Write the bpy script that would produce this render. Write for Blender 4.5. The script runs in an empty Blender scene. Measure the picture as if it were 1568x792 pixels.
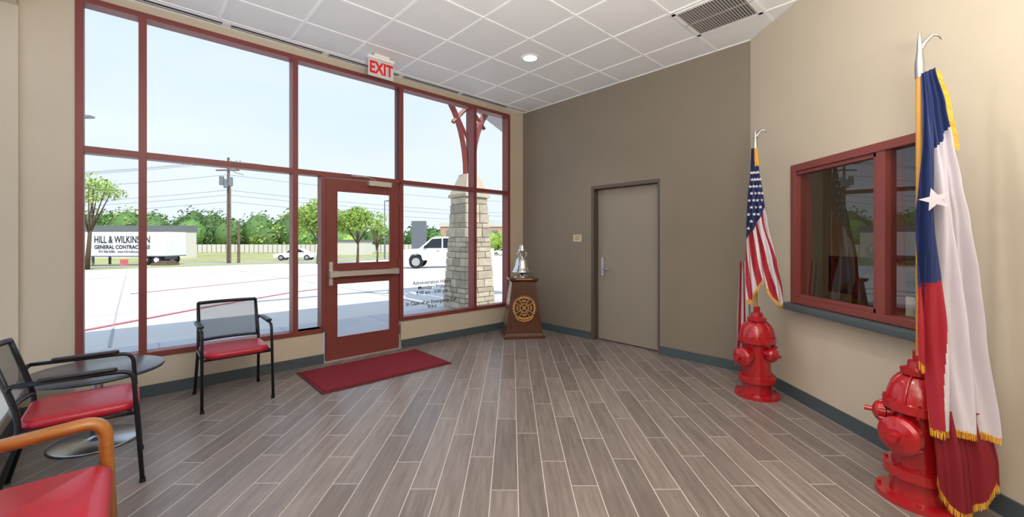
import bpy, math, random
from mathutils import Matrix, Vector
random.seed(7)
D=bpy.data
scene=bpy.context.scene
V=Vector
PI=math.pi
# ------------------------------------------------------------------ materials
def lin(c):
    if isinstance(c,str):
        c=c.lstrip('#'); c=[int(c[i:i+2],16)/255 for i in (0,2,4)]
        c=[x/12.92 if x<=.04045 else ((x+.055)/1.055)**2.4 for x in c]
    return (c[0],c[1],c[2],1)
def newmat(name):
    m=D.materials.new(name); m.use_nodes=True
    nt=m.node_tree; b=nt.nodes['Principled BSDF']
    return m,nt,b
def mat(name,col,rough=.5,metal=0,noise=0,nscale=20,bump=0,bscale=60,coat=0,emit=0,stretch=None,island=0,spec=None):
    m,nt,b=newmat(name)
    c=lin(col)
    b.inputs['Base Color'].default_value=c
    b.inputs['Roughness'].default_value=rough
    b.inputs['Metallic'].default_value=metal
    b.inputs['Coat Weight'].default_value=coat
    if spec is not None: b.inputs['Specular IOR Level'].default_value=spec
    if emit:
        b.inputs['Emission Color'].default_value=c; b.inputs['Emission Strength'].default_value=emit
    N=nt.nodes; L=nt.links
    tc=N.new('ShaderNodeTexCoord'); mp=N.new('ShaderNodeMapping'); L.new(tc.outputs['Object'],mp.inputs[0])
    if stretch: mp.inputs['Scale'].default_value=stretch
    src=None
    if noise or island:
        hsv=N.new('ShaderNodeHueSaturation'); hsv.inputs['Color'].default_value=c
        if noise:
            t=N.new('ShaderNodeTexNoise'); t.inputs['Scale'].default_value=nscale; t.inputs['Detail'].default_value=5
            L.new(mp.outputs[0],t.inputs['Vector'])
            mr=N.new('ShaderNodeMapRange'); mr.inputs[1].default_value=.3; mr.inputs[2].default_value=.7
            mr.inputs[3].default_value=1-noise; mr.inputs[4].default_value=1+noise
            L.new(t.outputs['Fac'],mr.inputs[0]); src=mr.outputs[0]
        if island:
            g=N.new('ShaderNodeNewGeometry'); mr2=N.new('ShaderNodeMapRange')
            mr2.inputs[3].default_value=1-island; mr2.inputs[4].default_value=1+island
            L.new(g.outputs['Random Per Island'],mr2.inputs[0])
            if src:
                mu=N.new('ShaderNodeMath'); mu.operation='MULTIPLY'; L.new(src,mu.inputs[0]); L.new(mr2.outputs[0],mu.inputs[1]); src=mu.outputs[0]
            else: src=mr2.outputs[0]
        L.new(src,hsv.inputs['Value']); L.new(hsv.outputs[0],b.inputs['Base Color'])
    if bump:
        t=N.new('ShaderNodeTexNoise'); t.inputs['Scale'].default_value=bscale; t.inputs['Detail'].default_value=4
        L.new(mp.outputs[0],t.inputs['Vector'])
        bp=N.new('ShaderNodeBump'); bp.inputs['Strength'].default_value=bump; bp.inputs['Distance'].default_value=.01
        L.new(t.outputs['Fac'],bp.inputs['Height']); L.new(bp.outputs[0],b.inputs['Normal'])
    return m
def glassmat(name,f0,tint=(1,1,1),k=.6):
    # thin sheet: symmetric Schlick reflectance
    m,nt,b=newmat(name); N=nt.nodes; L=nt.links; N.remove(b)
    o=[n for n in N if n.type=='OUTPUT_MATERIAL'][0]
    t=N.new('ShaderNodeBsdfTransparent'); t.inputs[0].default_value=(*tint,1)
    g=N.new('ShaderNodeBsdfGlossy'); g.inputs['Roughness'].default_value=0
    lw=N.new('ShaderNodeLayerWeight'); lw.inputs['Blend'].default_value=.5
    p=N.new('ShaderNodeMath'); p.operation='POWER'; L.new(lw.outputs['Facing'],p.inputs[0]); p.inputs[1].default_value=5
    a=N.new('ShaderNodeMath'); a.operation='MULTIPLY_ADD'; L.new(p.outputs[0],a.inputs[0]); a.inputs[1].default_value=k; a.inputs[2].default_value=f0
    x=N.new('ShaderNodeMixShader'); L.new(a.outputs[0],x.inputs[0]); L.new(t.outputs[0],x.inputs[1]); L.new(g.outputs[0],x.inputs[2]); L.new(x.outputs[0],o.inputs[0])
    return m
def meshfabric(name,col,a):
    m,nt,b=newmat(name); N=nt.nodes; L=nt.links
    b.inputs['Base Color'].default_value=lin(col); b.inputs['Roughness'].default_value=.6
    o=[n for n in N if n.type=='OUTPUT_MATERIAL'][0]
    t=N.new('ShaderNodeBsdfTransparent'); x=N.new('ShaderNodeMixShader'); x.inputs[0].default_value=a
    L.new(t.outputs[0],x.inputs[1]); L.new(b.outputs[0],x.inputs[2]); L.new(x.outputs[0],o.inputs[0]); return m

M_beige=mat('paint_beige','#c6baa6',.75,bump=.08,bscale=250,noise=.02,nscale=3)
M_grey=mat('paint_taupe','#82786a',.7,bump=.08,bscale=250,noise=.02,nscale=3)
M_doorgrey=mat('door_paint_taupe','#8f867a',.5)
M_jamb=mat('jamb_paint_brown','#574d45',.5)
M_red=mat('frame_oxide_red','#7e3c37',.42,noise=.05,nscale=6)
M_base=mat('cove_base_slate','#485257',.55)
M_white=mat('white_metal','#f0efec',.45)
M_tile=mat('ceiling_tile','#eeeeee',.9,bump=.35,bscale=180,noise=.05,nscale=220)
M_bar=mat('t_bar_white','#fafaf8',.5)
M_dark=mat('dark_void','#15151a',.8)
M_slat=mat('vent_slat','#a5a19c',.5)
M_black=mat('black_powdercoat','#14151a',.4)
M_vinyl=mat('red_vinyl','#ad1d30',.36,bump=.12,bscale=30,noise=.04,nscale=8)
M_mesh=meshfabric('mesh_back_fabric','#2b2e36',.62)
M_tablet=mat('table_laminate','#3d424b',.25)
M_oak=mat('honey_oak','#a96a2b',.4,noise=.15,nscale=9,stretch=(1,1,5),coat=.3)
M_steel=mat('brushed_steel','#c4c5c6',.3,metal=1)
M_alu=mat('satin_aluminium','#cfcbc2',.38,metal=.6)
M_chrome=mat('chrome','#e4e4e2',.12,metal=1)
M_hyd=mat('hydrant_red','#a80f19',.28,coat=.6,bump=.12,bscale=40,noise=.05,nscale=12)
M_cherry=mat('cherry_wood','#4f2415',.3,noise=.3,nscale=6,stretch=(6,6,1),coat=.5)
M_gold=mat('gold_leaf','#c99a58',.4,metal=.4)
M_fringe=mat('gold_fringe','#dfa32c',.6,island=.25)
M_fblue=mat('flag_blue','#1b2c5e',.7,bump=.1,bscale=200)
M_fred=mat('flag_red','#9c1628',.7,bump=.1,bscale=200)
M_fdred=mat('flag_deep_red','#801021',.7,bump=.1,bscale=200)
M_fwhite=mat('flag_white','#ccc5cd',.7,bump=.1,bscale=200)
M_pole=mat('oak_pole','#c08b3f',.4)
M_mat=mat('entrance_mat_red','#851525',.95,bump=.8,bscale=260,noise=.3,nscale=160)
M_matedge=mat('mat_rubber_edge','#5f0f18',.7)
M_exit=mat('exit_red','#c20d18',.4,emit=.2)
M_panel=mat('exit_panel','#cfc8c6',.3)
M_lamp=mat('lamp_lens','#fff6e2',.4,emit=5)
M_plaque=mat('plaque_tan','#cdbb9d',.5)
M_glass=glassmat('window_glass',.012,k=.25)
M_sglass=glassmat('service_glass',.10,(.82,.82,.8),k=.8)
M_conc=mat('concrete','#d6d4d1',.85,noise=.05,nscale=.6,bump=.1,bscale=30)
M_walk=mat('sidewalk_concrete','#bfc2c8',.85,noise=.06,nscale=1.5)
M_joint=mat('concrete_joint','#a9a9a9',.9)
M_paintred=mat('fire_lane_red','#cb666e',.8,noise=.15,nscale=3)
M_grass=mat('dry_grass','#9fa26c',.95,noise=.25,nscale=.5)
M_road=mat('asphalt','#a3a2a0',.9,noise=.08,nscale=2)
M_leaf=mat('leaf_green','#52743a',.7,island=.5)
M_leafb=mat('leaf_bright','#8fab4c',.7,island=.35)
M_bark=mat('bark','#5b4a3c',.9,noise=.2,nscale=10)
M_polew=mat('pole_timber','#6a5a4c',.9,noise=.2,nscale=5)
M_stone=mat('limestone','#b3a995',.85,island=.22,noise=.14,nscale=7,bump=.8,bscale=14)
M_stonecap=mat('cast_stone','#bdb19b',.8,noise=.06,nscale=6)
M_mortar=mat('mortar','#938773',.9)
M_carw=mat('car_paint_white','#e9ebee',.25,coat=.6)
M_cars=mat('car_paint_silver','#b9bec4',.3,coat=.6)
M_carg=mat('car_window','#20262c',.1)
M_tyre=mat('tyre','#1b1b1c',.8)
M_trailer=mat('trailer_white','#dfdfe2',.4)
M_textd=mat('lettering_dark','#20242c',.6)
M_brick=mat('far_brick','#c09d88',.9)
M_bldw=mat('far_render','#cfccc5',.9)
M_bldg=mat('far_grey','#6b7078',.8)
M_farwin=mat('far_window','#7d8790',.4)
M_soffit=mat('soffit_grey','#a9a6a3',.7)
M_office=mat('office_paint','#7b6f55',.8)
M_desk=mat('desk_walnut','#3b2a1e',.5)
M_screen=mat('screen_black','#0b0c0f',.2)
M_paper=mat('paper','#e8e0cf',.8)
M_exwall=mat('exterior_stucco','#b8ab95',.9)

# floor tile material
def floormat():
    m,nt,b=newmat('wood_look_tile'); N=nt.nodes; L=nt.links
    def mm(op,a,bb=None,c=None):
        n=N.new('ShaderNodeMath'); n.operation=op
        for i,x in enumerate((a,bb,c)):
            if x is None: continue
            if isinstance(x,(int,float)): n.inputs[i].default_value=x
            else: L.new(x,n.inputs[i])
        return n.outputs[0]
    tc=N.new('ShaderNodeTexCoord'); sp=N.new('ShaderNodeSeparateXYZ'); L.new(tc.outputs['Object'],sp.inputs[0])
    W=.152; Ln=.92
    x=mm('DIVIDE',mm('ADD',sp.outputs[0],20.03),W); row=mm('FLOOR',x); fx=mm('FRACT',x)
    wn0=N.new('ShaderNodeTexWhiteNoise'); wn0.noise_dimensions='1D'; L.new(row,wn0.inputs['W'])
    y=mm('ADD',mm('DIVIDE',mm('ADD',sp.outputs[1],20.0),Ln),mm('ADD',mm('MULTIPLY',row,.3333),mm('MULTIPLY',wn0.outputs['Value'],.12)))
    col=mm('FLOOR',y); fy=mm('FRACT',y)
    ex=mm('MULTIPLY',mm('MINIMUM',fx,mm('SUBTRACT',1,fx)),W)
    ey=mm('MULTIPLY',mm('MINIMUM',fy,mm('SUBTRACT',1,fy)),Ln)
    e=mm('MINIMUM',ex,ey)
    g=mm('LESS_THAN',e,.0024)
    cb=N.new('ShaderNodeCombineXYZ'); L.new(row,cb.inputs[0]); L.new(col,cb.inputs[1])
    wn=N.new('ShaderNodeTexWhiteNoise'); wn.noise_dimensions='3D'; L.new(cb.outputs[0],wn.inputs['Vector'])
    cb2=N.new('ShaderNodeCombineXYZ'); L.new(mm('MULTIPLY',sp.outputs[0],34),cb2.inputs[0]); L.new(mm('MULTIPLY',sp.outputs[1],2.6),cb2.inputs[1]); L.new(mm('MULTIPLY',wn.outputs['Value'],40),cb2.inputs[2])
    ns=N.new('ShaderNodeTexNoise'); ns.inputs['Scale'].default_value=1; ns.inputs['Detail'].default_value=6; ns.inputs['Roughness'].default_value=.65; L.new(cb2.outputs[0],ns.inputs['Vector'])
    cr=N.new('ShaderNodeValToRGB'); L.new(ns.outputs['Fac'],cr.inputs[0])
    cr.color_ramp.elements[0].position=.25; cr.color_ramp.elements[0].color=lin('#6b605b')
    cr.color_ramp.elements[1].position=.75; cr.color_ramp.elements[1].color=lin('#8e837d')
    hs=N.new('ShaderNodeHueSaturation'); L.new(cr.outputs[0],hs.inputs['Color'])
    L.new(mm('ADD',mm('MULTIPLY',wn.outputs['Value'],.34),.80),hs.inputs['Value'])
    mx=N.new('ShaderNodeMix'); mx.data_type='RGBA'; L.new(g,mx.inputs[0]); L.new(hs.outputs[0],mx.inputs[6]); mx.inputs[7].default_value=lin('#c4bcb4')
    L.new(mx.outputs[2],b.inputs['Base Color'])
    b.inputs['Specular IOR Level'].default_value=.5
    L.new(mm('ADD',mm('MULTIPLY',g,.35),mm('ADD',mm('MULTIPLY',ns.outputs['Fac'],.12),.25)),b.inputs['Roughness'])
    bp=N.new('ShaderNodeBump'); bp.inputs['Strength'].default_value=.12; bp.inputs['Distance'].default_value=.003
    L.new(mm('ADD',mm('MULTIPLY',ns.outputs['Fac'],.3),mm('MULTIPLY',mm('SUBTRACT',1,g),.7)),bp.inputs['Height']); L.new(bp.outputs[0],b.inputs['Normal'])
    return m
M_floor=floormat()

# ------------------------------------------------------------------ mesh builder
class MB:
    def __init__(s): s.v=[];s.f=[];s.m=[];s.sm=[];s.mats=[]
    def mi(s,m):
        if m not in s.mats: s.mats.append(m)
        return s.mats.index(m)
    def add(s,vs,fs,m,smooth=False,M=None):
        o=len(s.v)
        for v in vs:
            v=V(v)
            if M is not None: v=M@v
            s.v.append(tuple(v))
        for i,f in enumerate(fs):
            s.f.append([o+k for k in f]); s.m.append(s.mi(m[i] if isinstance(m,list) else m)); s.sm.append(smooth)
    def box(s,a,b,m,M=None):
        x0,y0,z0=[min(a[i],b[i]) for i in range(3)]; x1,y1,z1=[max(a[i],b[i]) for i in range(3)]
        s.add([(x0,y0,z0),(x1,y0,z0),(x1,y1,z0),(x0,y1,z0),(x0,y0,z1),(x1,y0,z1),(x1,y1,z1),(x0,y1,z1)],
              [(0,3,2,1),(4,5,6,7),(0,1,5,4),(1,2,6,5),(2,3,7,6),(3,0,4,7)],m,False,M)
    def frustum(s,c,w0,d0,z0,w1,d1,z1,m,M=None):
        x,y=c; p=[]
        for w,d,z in ((w0,d0,z0),(w1,d1,z1)):
            p+=[(x-w/2,y-d/2,z),(x+w/2,y-d/2,z),(x+w/2,y+d/2,z),(x-w/2,y+d/2,z)]
        s.add(p,[(0,3,2,1),(4,5,6,7),(0,1,5,4),(1,2,6,5),(2,3,7,6),(3,0,4,7)],m,False,M)
    def cyl(s,p0,p1,r0,r1,m,n=20,M=None,caps=True):
        p0=V(p0);p1=V(p1);d=(p1-p0).normalized(); a=d.orthogonal().normalized(); b=d.cross(a)
        vs=[];
        for p,r in ((p0,r0),(p1,r1)):
            for i in range(n):
                t=2*PI*i/n; vs.append(p+a*r*math.cos(t)+b*r*math.sin(t))
        s.add(vs,[(i,(i+1)%n,n+(i+1)%n,n+i) for i in range(n)],m,True,M)
        if caps:
            s.add(vs[:n],[tuple(range(n))[::-1]],m,False,M); s.add(vs[n:],[tuple(range(n))],m,False,M)
    def lathe(s,prof,m,n=32,M=None,sharp=None):
        vs=[];fs=[]
        for k in range(len(prof)-1):
            o=len(vs)
            for r,z in (prof[k],prof[k+1]):
                for i in range(n):
                    t=2*PI*i/n; vs.append((r*math.cos(t),r*math.sin(t),z))
            fs+=[(o+i,o+(i+1)%n,o+n+(i+1)%n,o+n+i) for i in range(n)]
        s.add(vs,fs,m,True,M)
    def slathe(s,prof,m,n=32,M=None):
        vs=[];fs=[]
        for r,z in prof:
            for i in range(n):
                t=2*PI*i/n; vs.append((r*math.cos(t),r*math.sin(t),z))
        for k in range(len(prof)-1):
            fs+=[(k*n+i,k*n+(i+1)%n,(k+1)*n+(i+1)%n,(k+1)*n+i) for i in range(n)]
        s.add(vs,fs,m,True,M)
    def tube(s,pts,r,m,n=10,M=None,sx=1,sy=1,up=None):
        pts=[V(p) for p in pts]; N=len(pts)
        rr=r if isinstance(r,(list,tuple)) else [r]*N
        a=None; vs=[]
        for i,p in enumerate(pts):
            d=(pts[min(i+1,N-1)]-pts[max(i-1,0)]).normalized()
            if a is None:
                a=V(up) if up else d.orthogonal()
            a=(a-d*a.dot(d)).normalized(); b=d.cross(a)
            for k in range(n):
                t=2*PI*(k+.5)/n; vs.append(p+a*rr[i]*sx*math.cos(t)+b*rr[i]*sy*math.sin(t))
        fs=[(i*n+k,i*n+(k+1)%n,(i+1)*n+(k+1)%n,(i+1)*n+k) for i in range(N-1) for k in range(n)]
        fs+=[tuple(range(n))[::-1],tuple(range((N-1)*n,N*n))]
        s.add(vs,fs,m,n>4,M)
    def prism(s,poly,y0,y1,m,M=None):
        n=len(poly); vs=[(x,y0,z) for x,z in poly]+[(x,y1,z) for x,z in poly]
        fs=[tuple(range(n)),tuple(range(n,2*n))[::-1]]+[(i,n+i,n+(i+1)%n,(i+1)%n) for i in range(n)]
        s.add(vs,fs,m,False,M)
    def slab(s,cx,cy,w,d,z0,z1,cr,m,M=None,e=.015,dome=0):
        def outl(ins):
            o=[]; r=max(cr-ins,.003)
            for qx,qy,a0 in ((1,1,0),(-1,1,90),(-1,-1,180),(1,-1,270)):
                for k in range(7):
                    t=math.radians(a0+15*k); o.append((cx+qx*(w/2-cr)+r*math.cos(t),cy+qy*(d/2-cr)+r*math.sin(t)))
            return o
        rings=[(e,z0),(e*.3,z0+e*.3),(0,z0+e),(0,z1-e),(e*.3,z1-e*.3),(e,z1),(cr*.8,z1+dome)]
        vs=[];n=28
        for ins,z in rings: vs+=[(x,y,z) for x,y in outl(ins)]
        fs=[(k*n+i,k*n+(i+1)%n,(k+1)*n+(i+1)%n,(k+1)*n+i) for k in range(len(rings)-1) for i in range(n)]
        fs+=[tuple(range(n))[::-1],tuple(range((len(rings)-1)*n,len(rings)*n))]
        s.add(vs,fs,m,True,M)
    def text(s,body,size,M,m,ext=.001,align='CENTER',sp=1,off=0):
        c=D.curves.new('t','FONT'); c.body=body; c.size=size; c.extrude=ext; c.align_x=align; c.space_line=sp; c.offset=off
        o=D.objects.new('t',c); scene.collection.objects.link(o)
        dg=bpy.context.evaluated_depsgraph_get(); me=D.meshes.new_from_object(o.evaluated_get(dg))
        s.add([v.co for v in me.vertices],[tuple(p.vertices) for p in me.polygons],m,False,M)
        D.objects.remove(o); D.curves.remove(c); D.meshes.remove(me)
    def done(s,name,M=None,bevel=0,autos=True):
        me=D.meshes.new(name); me.from_pydata(s.v,[],s.f)
        for m in s.mats: me.materials.append(m)
        me.polygons.foreach_set('material_index',s.m); me.polygons.foreach_set('use_smooth',s.sm); me.update()
        o=D.objects.new(name,me); scene.collection.objects.link(o)
        if M is not None: o.matrix_world=M
        if bevel:
            b=o.modifiers.new('b','BEVEL'); b.width=bevel; b.segments=2; b.limit_method='ANGLE'; b.angle_limit=math.radians(50)
        return o
def fillet(pts,r,n=5):
    pts=[V(p) for p in pts]; out=[pts[0]]
    for i in range(1,len(pts)-1):
        p=pts[i]; a=(pts[i-1]-p); b=(pts[i+1]-p); k=min(r,a.length*.49,b.length*.49)
        A=p+a.normalized()*k; B=p+b.normalized()*k
        for j in range(n+1):
            t=j/n; out.append(A*(1-t)**2+p*2*t*(1-t)+B*t*t)
    out.append(pts[-1]); return out
def T(x,y,z=0,rz=0,rx=0,ry=0):
    return Matrix.Translation((x,y,z))@Matrix.Rotation(rz,4,'Z')@Matrix.Rotation(ry,4,'Y')@Matrix.Rotation(rx,4,'X')

# room frame: local x along taupe wall (from glazed corner), local y points out through taupe wall
ANG=math.radians(-47.35)
G=T(.18,6.85,0,ANG)
H=3.5
# ------------------------------------------------------------------ shell
XR=2.5
b=MB()
gl=lambda x,y:tuple((G@V((x,y,0)))[:2])
poly=[gl(-.15,.28),gl(3.40,.28),(XR+.14,4.3),(XR+.14,-3.9),gl(9.5,-5.6),gl(-.15,-5.6)]
b.add([(x,y,0) for x,y in poly]+[(x,y,-.1) for x,y in poly],[tuple(range(6))[::-1],tuple(range(6,12))]+[(i,(i+1)%6,6+(i+1)%6,6+i) for i in range(6)],M_floor)
b.done('floor')
b=MB()
b.add([(x,y,H) for x,y in poly]+[(x,y,H+.06) for x,y in poly],[tuple(range(6)),tuple(range(6,12))[::-1]]+[(i,(i+1)%6,6+(i+1)%6,6+i) for i in range(6)],M_tile)
b.done('ceiling')
b=MB(); bw=.012
k=.50
while k<5.4:
    b.box((.0,-k-bw,H-.006),(3.424+1.0856*k,-k+bw,H-.0005),M_bar); k+=.61
for i in range(16):
    u=.04+.61*i if i else .16
    y1=0 if u<3.424 else -(u-3.424)/1.0856
    if y1<-5.3: break
    b.box((u-bw,y1,H-.007),(u+bw,-5.41,H-.0006),M_bar)
b.box((0,-5.41,H-.008),(.02,0,H-.0007),M_bar); b.box((0,-.02,H-.008),(3.424,0,H-.0007),M_bar)
b.done('trim_ceiling_grid',G)
b=MB()
b.box((.045,-5.0,H-.012),(.145,-.4,H-.0075),M_bar)
for k in range(5):
    y0=-5.0+k*.92
    b.box((.06,y0+.02,H-.016),(.080,y0+.87,H-.011),M_slat); b.box((.10,y0+.02,H-.016),(.12,y0+.87,H-.011),M_dark)
b.done('slot_diffuser',G)
b=MB(); b.box((-.7,-6.2,H+.1),(12,.15,H+.75),M_exwall); b.done('roof',G)

b=MB()
b.box((-.15,-2.2,0),(0,0,.35),M_beige); b.box((-.15,-5.41,0),(0,-3.16,.35),M_beige)
b.box((-.15,-.30,.35),(0,0,H),M_beige); b.box((-.15,-5.72,0),(0,-5.112,H),M_beige)
b.box((-.15,-5.112,3.42),(0,-.30,H+.1),M_beige)
b.done('wall_window_side',G)
b=MB()
b.box((-.15,0,0),(1.38,.28,H+.05),M_grey); b.box((2.415,0,0),(3.46,.28,H+.05),M_grey); b.box((1.38,0,2.16),(2.415,.28,H+.05),M_grey)
b.box((1.3,.20,0),(2.5,.28,2.2),M_dark)
b.done('wall_back',G)
b=MB()
WY0,WY1,WZ0,WZ1=2.40,3.67,.85,2.06
b.box((XR,WY1,0),(XR+.15,4.36,H+.05),M_beige); b.box((XR,-3.8,0),(XR+.15,WY0,H+.05),M_beige)
b.box((XR,WY0,0),(XR+.15,WY1,WZ0),M_beige); b.box((XR,WY0,WZ1),(XR+.15,WY1,H+.05),M_beige)
b.done('wall_right')
b=MB(); lo,hi,lz,hz=.02,3.4,.22,3.2
b.box((0,-5.71,0),(9.6,-5.41,lz),M_beige); b.box((0,-5.71,hz),(9.6,-5.41,H+.05),M_beige)
b.box((0,-5.71,lz),(lo,-5.41,hz),M_beige); b.box((hi,-5.71,lz),(9.6,-5.41,hz),M_beige)
b.done('wall_left',G)
b=MB(); b.box((lo,-5.70,lz),(hi,-5.385,lz+.03),M_white); b.done('trim_sill_left',G)
def glazing(name,y0,y1,z0,z1,vs,hs,M,d0,d1,gx,gm,extra=None):
    b=MB()
    for v,w in vs: b.box((d0,v-w/2,z0),(d1,v+w/2,z1),M_red)
    for h,w,a,c in hs: b.box((d0+.002,a,h-w/2),(d1-.002,c,h+w/2),M_red)
    b.add([(gx,y0,z0),(gx,y1,z0),(gx,y1,z1),(gx,y0,z1)],[(0,1,2,3)],gm)
    if extra: extra(b)
    return b.done(name,M,bevel=.003)
hsA=[(.375,.05,-5.112,-3.16),(2.155,.055,-5.112,-3.46),(3.395,.05,-5.112,-3.46)]
glazing('window_1',-5.10,-3.47,.36,3.41,[(-5.087,.05),(-4.698,.055),(-3.459,.055)],hsA,G,-.125,.015,-.06,M_glass)
glazing('window_2',-3.45,-3.17,.36,2.14,[(-3.165,.05)],[(.375,.05,-3.46,-3.165)],G,-.125,.013,-.06,M_glass)
glazing('window_3',-3.45,-2.21,2.16,3.41,[(-2.2,.055)],[(2.155,.055,-3.46,-2.2),(3.395,.05,-3.46,-2.2)],G,-.125,.014,-.06,M_glass)
Mtext=Matrix(((0,0,1,0),(1,0,0,0),(0,1,0,0),(0,0,0,1)))
def decals(b):
    lines=['Administration Hours','Monday - Friday','8:00 am - 5:00 pm','','In Case of an Emergency Call','9-1-1']
    for i,l in enumerate(lines):
        if l: b.text(l,.068,T(-.052,-1.70,.80-.068*i)@Mtext,M_textd,.0005,off=.001)
glazing('window_4',-2.18,-.31,.36,3.41,[(-1.0,.055),(-.32,.05),(-2.2,.055)],[(.375,.05,-2.2,-.3),(2.155,.055,-2.2,-.3),(3.395,.05,-2.2,-.3)],G,-.125,.012,-.06,M_glass,extra=decals)
b=MB()
for u in (1.2,2.3,hi-.025): b.box((u-.025,-5.70,lz+.03),(u+.025,-5.64,hz),M_red)
for z in (lz+.055,2.155,hz-.025): b.box((lo,-5.698,z-.025),(hi,-5.642,z+.025),M_red)
b.add([(lo,-5.67,lz),(hi,-5.67,lz),(hi,-5.67,hz),(lo,-5.67,hz)],[(0,1,2,3)],M_glass)
b.done('window_5',G)
# entrance door
b=MB(); y0,y1=-3.135,-2.23; xa,xb=-.05,-.002
st=.115
b.box((xa,y0,.012),(xb,y0+st,2.118),M_red); b.box((xa,y1-st,.012),(xb,y1,2.118),M_red)
for za,zb in ((.012,.26),(.90,1.12),(1.98,2.118)): b.box((xa,y0+st,za),(xb,y1-st,zb),M_red)
b.add([(-.026,y0+st,.2),(-.026,y1-st,.2),(-.026,y1-st,2),(-.026,y0+st,2)],[(0,1,2,3)],M_glass)
for za,zb in ((.26,.90),(1.12,1.98)):
    for yy in (y0+st,y1-st-.012): b.box((xb-.006,yy,za),(xb+.006,yy+.012,zb),M_red)
    for zz in (za,zb-.012): b.box((xb-.006,y0+st,zz),(xb+.006,y1-st,zz+.012),M_red)
b.box((xb,y0+.02,.975),(xb+.075,y0+.12,1.045),M_alu); b.box((xb+.035,y0+.1,.98),(xb+.07,y1-.1,1.04),M_alu); b.box((xb,y1-.11,.975),(xb+.07,y1-.03,1.045),M_alu)
b.box((xb,y0+.03,.88),(xb+.02,y0+.07,1.15),M_alu)
b.box((xb,y1-.42,2.065),(xb+.06,y1-.13,2.125),M_alu)
b.tube([(xb+.03,y1-.33,2.125),(xb+.03,y1-.33,2.14),(xb+.16,y1-.5,2.15),(xb+.02,y1-.62,2.165)],.008,M_alu,8)
for z in (.25,1.1,1.95): b.cyl((xb+.01,y1+.0,z-.06),(xb+.01,y1+.0,z+.06),.012,.012,M_red,10)
b.box((-.12,y0-.02,0),(.01,y1+.03,.012),M_alu)
b.done('door_1',G,bevel=.003)

b=MB(); x0,x1=1.38,2.415
b.box((x0,0,0),(x0+.045,.2,2.16),M_jamb); b.box((x1-.03,.0,0),(x1,.2,2.16),M_jamb); b.box((x0+.045,0,2.115),(x1-.03,.2,2.16),M_jamb)
b.box((x0+.05,.10,.012),(x1-.035,.145,2.11),M_doorgrey)
b.box((x0+.11,.083,.9),(x0+.155,.10,1.16),M_steel)
b.cyl((x0+.132,.10,1.0),(x0+.132,.045,1.0),.013,.013,M_steel,12); b.tube(fillet([(x0+.132,.05,1.0),(x0+.18,.045,1.0),(x0+.26,.05,1.0)],.02),.010,M_steel,8)
b.cyl((x0+.132,.10,1.11),(x0+.132,.075,1.11),.018,.018,M_steel,14)
for z in (.3,1.1,1.85): b.cyl((x1-.033,.093,z-.055),(x1-.033,.093,z+.055),.009,.009,M_steel,10)
b.done('door_2',G,bevel=.002)

bh=.105
b=MB(); b.box((0,-2.2,0),(.012,0,bh),M_base); b.box((0,-5.41,0),(.012,-3.16,bh),M_base); b.done('baseboard_window_side',G)
b=MB(); b.box((.012,-.012,0),(1.38,0,bh),M_base); b.box((2.415,-.012,0),(3.424,0,bh),M_base); b.done('baseboard_back',G)
b=MB(); b.box((XR-.012,-3.6,0),(XR,4.33,bh),M_base); b.done('baseboard_right')
b=MB(); b.box((.012,-5.41,0),(9.2,-5.398,bh),M_base); b.done('baseboard_left',G)

# service window
b=MB(); f=.06; xa,xb=XR-.03,XR+.12
b.box((xa,WY0,WZ0),(xb,WY0+f,WZ1),M_red); b.box((xa,WY1-f,WZ0),(xb,WY1,WZ1),M_red)
b.box((xa+.001,WY0,WZ1-f),(xb,WY1,WZ1),M_red); b.box((xa+.001,WY0,WZ0),(xb,WY1,WZ0+.05),M_red)
b.box((xa+.01,2.75,WZ0),(xb,2.82,WZ1),M_red)
b.box((xa+.02,2.82,WZ0+.05),(xa+.06,2.85,WZ1-f),M_red); b.box((xa+.02,2.82,WZ1-f-.03),(xa+.06,WY1-f,WZ1-f),M_red);b.box((xa+.02,2.82,WZ0+.05),(xa+.06,WY1-f,WZ0+.08),M_red)
b.add([(XR+.02,WY0+f,WZ0),(XR+.02,WY1-f,WZ0),(XR+.02,WY1-f,WZ1),(XR+.02,WY0+f,WZ1)],[(0,3,2,1)],M_sglass)
b.done('window_6',bevel=.003)
b=MB(); b.box((XR-.11,WY0-.05,WZ0-.055),(XR-.0,WY1+.06,WZ0-.005),M_base); b.done('trim_service_sill',bevel=.006)
# office beyond
b=MB()
b.box((XR+.15,.6,0),(5.6,.7,2.8),M_office); b.box((XR+.15,4.75,0),(5.6,4.85,2.8),M_office); b.box((5.5,.7,0),(5.6,4.75,2.8),M_office)
b.box((XR+.15,.7,2.7),(5.6,4.75,2.8),M_tile); b.box((XR+.15,.7,-.05),(5.6,4.75,0),M_base); b.box((XR+.15,4.36,0),(XR+.16,4.75,2.8),M_office)
b.done('wall_office')
b=MB(); b.box((2.8,2.0,.72),(3.5,4.2,.76),M_desk); b.box((2.8,2.05,0),(3.45,2.1,.72),M_desk); b.box((2.8,4.1,0),(3.45,4.15,.72),M_desk); b.box((2.8,2.1,.2),(2.84,4.1,.72),M_desk); b.done('office_desk',bevel=.004)
b=MB(); b.box((3.1,3.5,.90),(3.14,4.05,1.25),M_screen); b.box((3.12,3.75,.76),(3.15,3.8,.95),M_screen); b.box((3.03,3.65,.76),(3.25,3.9,.775),M_screen); b.done('computer_monitor',bevel=.004)
b=MB(); MM=T(2.86,2.98,.762,ry=math.radians(10)); b.box((0,-.13,.005),(.02,.13,.25),M_desk,MM); b.box((-.003,-.11,.03),(0,.11,.23),M_paper,MM); b.done('framed_certificate')
b=MB(); bx0,bx1,by0,by1=5.15,5.49,3.0,4.5
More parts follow.
